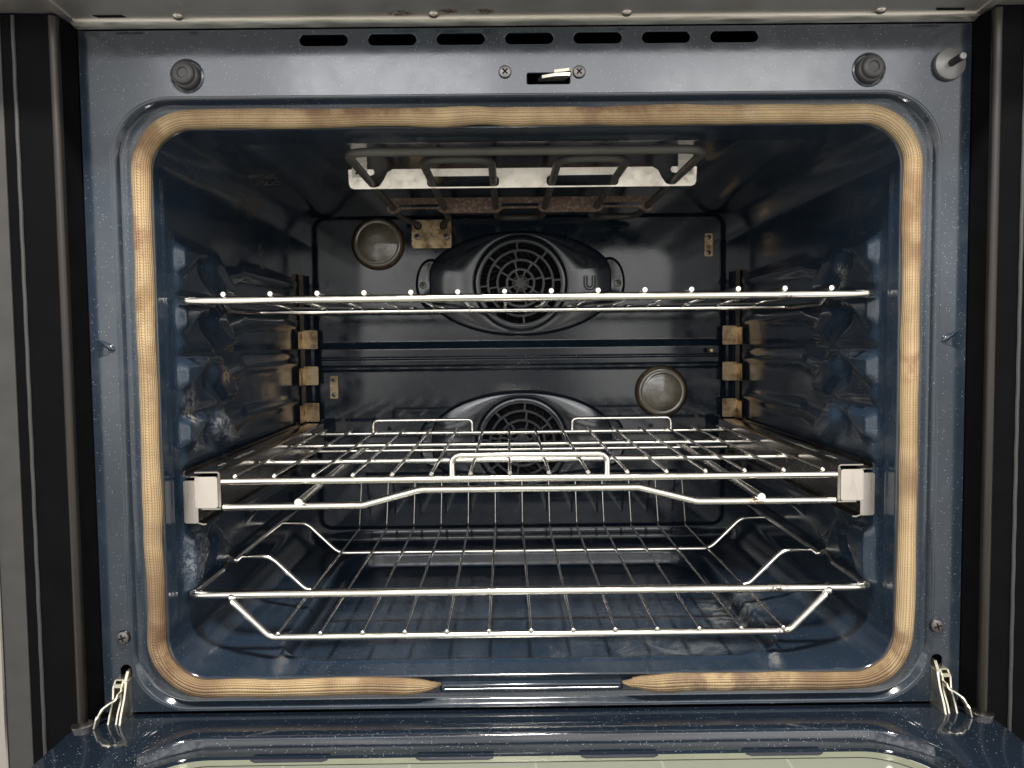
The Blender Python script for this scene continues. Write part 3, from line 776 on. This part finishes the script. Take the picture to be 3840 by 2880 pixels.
# ---- broil element under the roof of the cavity
ZE = .1680
be = empty('broil_element', None, None, (0, 0, 0), None, oven)
tx = (-.1620, -.0970, -.0315, .0315, .0970, .1620); YF, YL, YB = .0495, .0800, .447
pts = [(-.1075, .478, .1625), (-.1075, .462, .1625), (tx[1], .440, ZE), (tx[1], YL, ZE), (tx[2], YL, ZE), (tx[2], YB, ZE), (tx[3], YB, ZE), (tx[3], YL, ZE), (tx[4], YL, ZE), (tx[4], YB, ZE), (tx[5], YB, ZE), (tx[5], YF, ZE), (tx[0], YF, ZE), (tx[0], .440, ZE), (-.1438, .462, .1625), (-.1438, .478, .1625)]
rr_ = [.006, .010, .027, .027, .027, .027, .027, .027, .027, .027, .024, .024, .010, .006]
MB().tube(fillet(pts, rr_, 9), .0040, 14).build('heating_tube', M['element'], be)
def hslot(a, b, z0_, z1_, r): return rrect(a, b, z0_, z1_, r, 6)
# front hanger plate with two slots and open notches at the ends
zt, zb_ = .1829, .1625
top = [(-.1865, zt-.0005), (-.1845, zt+.0), (-.1600, zt), (-.1585, zt-.0030), (-.1600, zt-.0058), (-.1645, zt-.0066), (-.1662, .1680), (-.1640, .1645), (-.1590, .1640), (-.1540, .1655), (-.1490, .1720), (-.1450, .1795), (-.1390, zt)]
mir = [(-x, z) for x, z in top[::-1]]
outl = [(-.1815, zb_), (.1815, zb_), (.1865, zb_+.006)]+[(x, z) for x, z in mir[::-1]][::-1][::-1]
outl = [(-.1865, zb_+.005), (-.1850, zb_+.0015), (-.1815, zb_), (.1815, zb_), (.1850, zb_+.0015), (.1865, zb_+.005)]+[(-x, z) for x, z in top]+top[::-1]
plate('hanger_plate', outl, [hslot(-.1030, -.0255, .1640, .1750, .0042), hslot(.0255, .1030, .1640, .1750, .0042)], .195, .0012, M['reflector'], be)
hp = bpy.data.objects['hanger_plate']; hp.data.transform(Matrix.Translation((0, .195, .166)) @ Matrix.Rotation(math.radians(11), 4, 'X') @ Matrix.Translation((0, -.195, -.166)))
zt, zb_ = .1806, .1612
lob = []
def lobe(a, b): return [(a-.010, .1685), (a-.0065, .1650), (a-.003, zb_), (b+.003, zb_), (b+.0065, .1650), (b+.010, .1685)]
outl = [(-.170, zt), (-.170, .166), (-.168, zb_+.001), (-.162, zb_-.0004), (-.156, zb_+.001), (-.151, .1665), (-.107, .1665), (-.102, .1625), (-.097, zb_), (-.0315, zb_), (-.027, .1625), (-.022, .1665)]
outl = outl+[(-x, z) for x, z in outl[::-1]]
plate('rear_hanger_plate', outl, [hslot(-.1545, -.104, .1690, .1730, .0018), hslot(-.024, .024, .1690, .1730, .0018), hslot(.104, .1545, .1690, .1730, .0018)], .357, .0012, M['rusted'], be)
for s in (-1, 1):
    b = MB(); b.box(s*.1745-.0080, s*.1745+.0080, .1915, .1927, .1740, .1975); b.box(s*.1745-.0086, s*.1745+.0086, .1905, .1918, .1885, .1897)
    b.lathe([(.0014, 0), (.0014, .0003), (.0001, .0003)], (s*.1745-.003, .1915, .1785), '-y', 12, 1)
    b.lathe([(.0014, 0), (.0014, .0003), (.0001, .0003)], (s*.1745+.004, .1915, .1785), '-y', 12, 1)
    b.build('hanger_strap', None, be, mats=[M['reflector'], M['void']], smooth=False)
tp = plate('terminal_plate', rrect(-.1530, -.0965, .1305, .1705, .003, 4), [circ(-.1438, .1620, .0056, 18), circ(-.1075, .1620, .0056, 18)], .4765, .0014, M['bracket'], be)
screw(-.1452, .4765, .1470, .0044, tp); screw(-.1038, .4765, .1468, .0044, tp)

# ---- rack posts with folded tabs in the back corners
for s in (-1, 1):
    b = MB(); b.box(min(s*.3062, s*.3120), max(s*.3062, s*.3120), .4640, .4655, -.135, .095); b.box(min(s*.3106, s*.3120), max(s*.3106, s*.3120), .4655, .480, -.135, .095)
    po = b.build('rack_post', M['post'], oven, smooth=False)
    for zz in (.0022, -.0490, -.1010):
        b = MB()
        xa, xb = s*.2870, s*.3075
        b.prism(rrect(min(xa, xb), max(xa, xb), zz-.0132, zz+.0132, .0018, 3), .4615, .4628, 'xz')
        b.box(min(xb, s*.3075+s*.0011), max(xb, s*.3075+s*.0011), .4400 if s < 0 else .4400, .4628, zz-.0132, zz+.0110)
        b.build('rack_tab', M['bracket'], po, auto=40)
# small riveted plates and probe
for x, z, xo in ((.2705, .1310, 1), (-.2685, -.0665, -1)):
    pl = plate('rivet_plate', rrect(x-.0058, x+.0058, z-.0162, z+.0162, .0015, 3), [], .4765, .0012, M['bracket'], oven)
    for dz in (-.0108, .0108): screw(x, .4765, z+dz, .0033, pl, h=.0026, mat=M['screw'])
    MB().lathe([(.0012, 0), (.001, .001), (.0002, .0011)], (x-.004*xo*-1, .4765, z+.002), '-y', 10).build('rivet', M['brass'], pl)
b = MB(); b.lathe([(.0034, 0), (.0034, .0008), (.0022, .0010)], (.2656, .4725, -.0192), '-y', 18, 1); b.lathe([(.0029, 0), (.0029, .016), (.0024, .0168), (.0002, .0169)], (.2700, .4735, -.0192), '-y', 18, 0)
b.build('probe', None, oven, mats=[M['brass'], M['void']])

# ------------------------------------------------------------------ RACKS
GR = 'wire racks inside the oven'
# flat upper rack
ur = empty('oven_rack', 'flat chrome wire rack seen edge-on, crossing in front of the upper fan', 'oven rack', (0, .235, .0367), GR)
def part(o, root):
    o.parent = root; o.matrix_parent_inverse = Matrix.Translation(root.location).inverted(); return o
def rel(root, pts): return [Vector(p)-root.location for p in pts]
fb = [(-.3010, .0405, .0362), (-.3075, .0372, .0367), (-.3010, .0340, .0367), (.3010, .0340, .0367), (.3075, .0372, .0367), (.3010, .0405, .0362)]
MB().tube(rel(ur, fillet(fb, .003, 5)), .0037, 14).build('front_bar', M['chrome'], ur)
MB().tube(rel(ur, [(-.3015, .252, .0334), (.3015, .252, .0334)]), .0030, 12).build('middle_bar', M['chrome'], ur)
MB().tube(rel(ur, [(-.3015, .432, .0403), (.3015, .432, .0403)]), .0030, 12).build('rear_bar', M['chrome'], ur)
for s in (-1, 1):
    sd = [(s*.3050, .040, .0364), (s*.3050, .108, .0360), (s*.3050, .122, .0398), (s*.3050, .134, .0400), (s*.3050, .150, .0328), (s*.3050, .252, .0336), (s*.3050, .440, .0400)]
    MB().tube(rel(ur, fillet(sd, .006, 4)), .0026, 10).build('side_wire', M['chrome'], ur)
wp = [(0, .0305, .0420), (0, .034, .0420), (0, .252, .0384), (0, .436, .0442)]
w0 = None
for k in range(14):
    x = -.2676+.04118*k
    if w0 is None:
        w0 = MB().tube([Vector(p)-Vector((0, .235, .0367)) for p in fillet(wp, .05, 4)], [.0022, .0018]+[.0017]*(len(fillet(wp, .05, 4))-2), 10).build('cross_wire', M['chrome'], ur); w0.location = (x, 0, 0)
    else: dup(w0, ur, (x, 0, 0))

# gliding middle rack
gr = empty('gliding_rack', 'chrome wire rack on two steel slide rails with a low front handle loop', 'oven rack', (0, .24, -.1235), GR)
ZG = -.1235
for yy, rr2, nm in ((.0300, .0033, 'front_bar'), (.140, .0030, 'cross_bar'), (.264, .0030, 'cross_bar'), (.3836, .0030, 'rear_bar')):
    MB().tube(rel(gr, [(-.2735, yy, ZG), (.2735, yy, ZG)]), rr2, 14).build(nm, M['chrome'], gr)
wg = None
for k in range(16):
    x = -.2608+.03472*k
    if wg is None:
        wg = MB().tube(rel(gr, [(0, .0258, ZG+.0050), (0, .0265, ZG+.0050), (0, .0290, ZG+.0050), (0, .0310, ZG+.0049), (0, .3865, ZG+.0046)]), [.0013, .0020, .0020, .0015, .0015], 10).build('cross_wire', M['chrome'], gr); wg.location = (x, 0, 0)
    else: dup(wg, gr, (x, 0, 0))
MB().tube(rel(gr, fillet([(-.0690, .0300, ZG), (-.0690, .0290, -.1025), (.0690, .0290, -.1025), (.0690, .0300, ZG)], .008, 7)), .0028, 12).build('pull_handle', M['chrome'], gr)
for s in (-1, 1):
    MB().tube(rel(gr, fillet([(s*.0664, .3836, ZG), (s*.0664, .3836, -.1062), (s*.1977, .3836, -.1062), (s*.1977, .3836, ZG)], .007, 6)), .0024, 12).build('stop_loop', M['chrome'], gr)
    MB().tube(rel(gr, [(s*.2030, .0180, -.1410), (s*.2030, .395, -.1370)]), .0036, 14).build('runner_rod', M['chrome'], gr)
lb = [(-.2740, .034, -.1475), (-.1500, .034, -.1472), (-.0980, .034, -.1338), (.0980, .034, -.1338), (.1500, .034, -.1472), (.2740, .034, -.1475)]
MB().tube(rel(gr, fillet(lb, .025, 6)), .0033, 14).build('lower_bar', M['chrome'], gr)
MB().tube(rel(gr, [(-.2740, .392, -.1475), (.2740, .392, -.1475)]), .0030, 12).build('lower_rear_bar', M['chrome'], gr)
for s in (-1, 1):
    b = MB()
    # rail section, drawn in x,z and run front to back
    sec = [(.3082, -.1140), (.3092, -.1165), (.3088, -.1195), (.3060, -.1203), (.2965, -.1203), (.2965, -.1191), (.3050, -.1191), (.3076, -.1184), (.3078, -.1165), (.3070, -.1140)]
    sec = [(s*x, z) for x, z in sec]
    b.prism([p for p in sec], .0335, .452, 'xz')
    c2 = [(.2985, -.1150), (.2780, -.1150), (.2762, -.1162), (.2762, -.1475), (.2774, -.1475), (.2774, -.1170), (.2786, -.1162), (.2985, -.1162)]
    b.prism([(s*x, z) for x, z in c2], .0320, .440, 'xz')
    c3 = [(.2985, -.1206), (.2985, -.1612), (.2925, -.1632), (.2895, -.1628), (.2895, -.1616), (.2925, -.1619), (.2973, -.1604), (.2973, -.1206)]
    b.prism([(s*x, z) for x, z in c3], .0330, .452, 'xz')
    b.box(min(s*.2774, s*.2973), max(s*.2774, s*.2973), .036, .440, -.1500, -.1488)
    b.V = [tuple(Vector(v)-gr.location) for v in b.V]
    rl = b.build('slide_rail', M['slide'], gr, smooth=False)
    e = MB().prism(rrect(min(s*.2768, s*.2968), max(s*.2768, s*.2968), -.1468, -.1188, .0022, 4), .0275, .0288, 'xz')
    e.add([(s*.2768, .0288, -.1468), (s*.2752, .0310, -.1468), (s*.2752, .0310, -.1175), (s*.2768, .0288, -.1175)], [(0, 1, 2, 3)])
    e.V = [tuple(Vector(v)-gr.location) for v in e.V]; e.build('end_plate', M['slide_front'], rl, auto=40)
    e = MB().prism(rrect(min(s*.2960, s*.3086), max(s*.2960, s*.3086), -.1612, -.1228, .0020, 4), .0315, .0328, 'xz')
    e.V = [tuple(Vector(v)-gr.location) for v in e.V]; e.build('rail_end', M['rail_front'], rl, auto=40)
    # worn etched marks along the top of the rail
    rg_ = random.Random(7 if s < 0 else 9)
    spans = ((.066, .084, 5), (.112, .170, 15)) if s < 0 else ((.066, .086, 6), (.115, .255, 34))
    for a0, a1, nn in spans:
        e = MB()
        for k in range(nn):
            yy = a0+(a1-a0)*k/nn; dx = rg_.uniform(-.0006, .0006); L = rg_.uniform(.0016, .0026)
            xc = s*.2880+dx; t_ = rg_.choice((0, .0016, -.0014))
            e.add([(xc-L, yy, -.1147), (xc+L, yy+t_, -.1147), (xc+L, yy+t_+.0007, -.1147), (xc-L, yy+.0007, -.1147)], [(0, 1, 2, 3)])
            if rg_.random() < .4:
                e.add([(xc-L, yy+.0013, -.11468), (xc-L+.0012, yy+.0013, -.11468), (xc-L+.0012, yy+.0030, -.11468), (xc-L, yy+.0030, -.11468)], [(0, 1, 2, 3)])
        e.V = [tuple(Vector(v)-gr.location) for v in e.V]; e.build('etched_marks', M['mark'], rl, smooth=False)

# lower rack with a dropped middle
lr = empty('oven_rack', 'chrome wire rack with a dropped middle and stepped shoulders, just over the oven floor', 'oven rack', (0, .235, -.2630), GR)
ZL, ZU = -.2668, -.2280
fb = [(-.3000, .0440, ZU), (-.3080, .0400, ZU), (-.3020, .0370, ZU), (.3020, .0370, ZU), (.3080, .0400, ZU), (.3000, .0440, ZU)]
MB().tube(rel(lr, fillet(fb, .003, 4)), .0037, 14).build('front_bar', M['chrome'], lr)
MB().tube(rel(lr, fillet([(-.2700, .0370, ZU-.001), (-.2690, .0345, ZU-.006), (-.2360, .0345, ZL), (.2340, .0345, ZL), (.2665, .0345, ZU-.006), (.2672, .0370, ZU-.001)], [.003, .014, .014, .003], 6)), .0034, 14).build('drop_bar', M['chrome'], lr)
for s in (-1, 1):
    V, Fc = lathe_data([(.0060, -.006), (.0060, -.003), (.0052, .0025), (.003, .005), (.0004, .0056)], (0, 0, 0), '-y', 16)
    MB().add([(x*.9+s*.2695, y*.8+.0360, z*.75+ZU-.0022) for x, y, z in V], Fc).build('weld_bead', M['chrome'], lr).matrix_parent_inverse = Matrix.Translation(lr.location).inverted()
for yy, nm in ((.1665, 'middle_bar'), (.3215, 'rear_bar')):
    MB().tube(rel(lr, fillet([(-.3030, yy, ZU), (-.2740, yy, ZU), (-.2345, yy, ZL), (.2345, yy, ZL), (.2740, yy, ZU), (.3030, yy, ZU)], [.024, .026, .026, .024], 8)), .0028, 12).build(nm, M['chrome'], lr)
for s in (-1, 1):
    sd = [(s*.3050, .040, ZU+.0012), (s*.3050, .112, ZU+.001), (s*.3050, .120, ZU+.006), (s*.3050, .130, ZU+.0085), (s*.3050, .139, ZU+.0035), (s*.3050, .148, ZU-.0005), (s*.3050, .166, ZU+.0008), (s*.3050, .322, ZU+.0008), (s*.3050, .400, ZU+.0008)]
    MB().tube(rel(lr, fillet(sd, .004, 4)), .0028, 10).build('side_wire', M['chrome'], lr)
wl = None
wp = [Vector((0, .0300, ZL+.0042)), Vector((0, .0306, ZL+.0042)), Vector((0, .0335, ZL+.0042))]+fillet([(0, .0355, ZL+.0042), (0, .4330, ZL+.0042), (0, .4600, -.1960)], .010, 6)
for k in range(13):
    x = -.2281+.0380*k
    if wl is None:
        wl = MB().tube(rel(lr, wp), [.0013, .0020, .0020, .0015]+[.0015]*(len(wp)-4), 10).build('cross_wire', M['chrome'], lr); wl.location = (x, 0, 0)
    else: dup(wl, lr, (x, 0, 0))
MB().tube(rel(lr, [(-.2300, .4600, -.1960), (.2300, .4600, -.1960)]), .0026, 12).build('back_stop_bar', M['chrome'], lr)
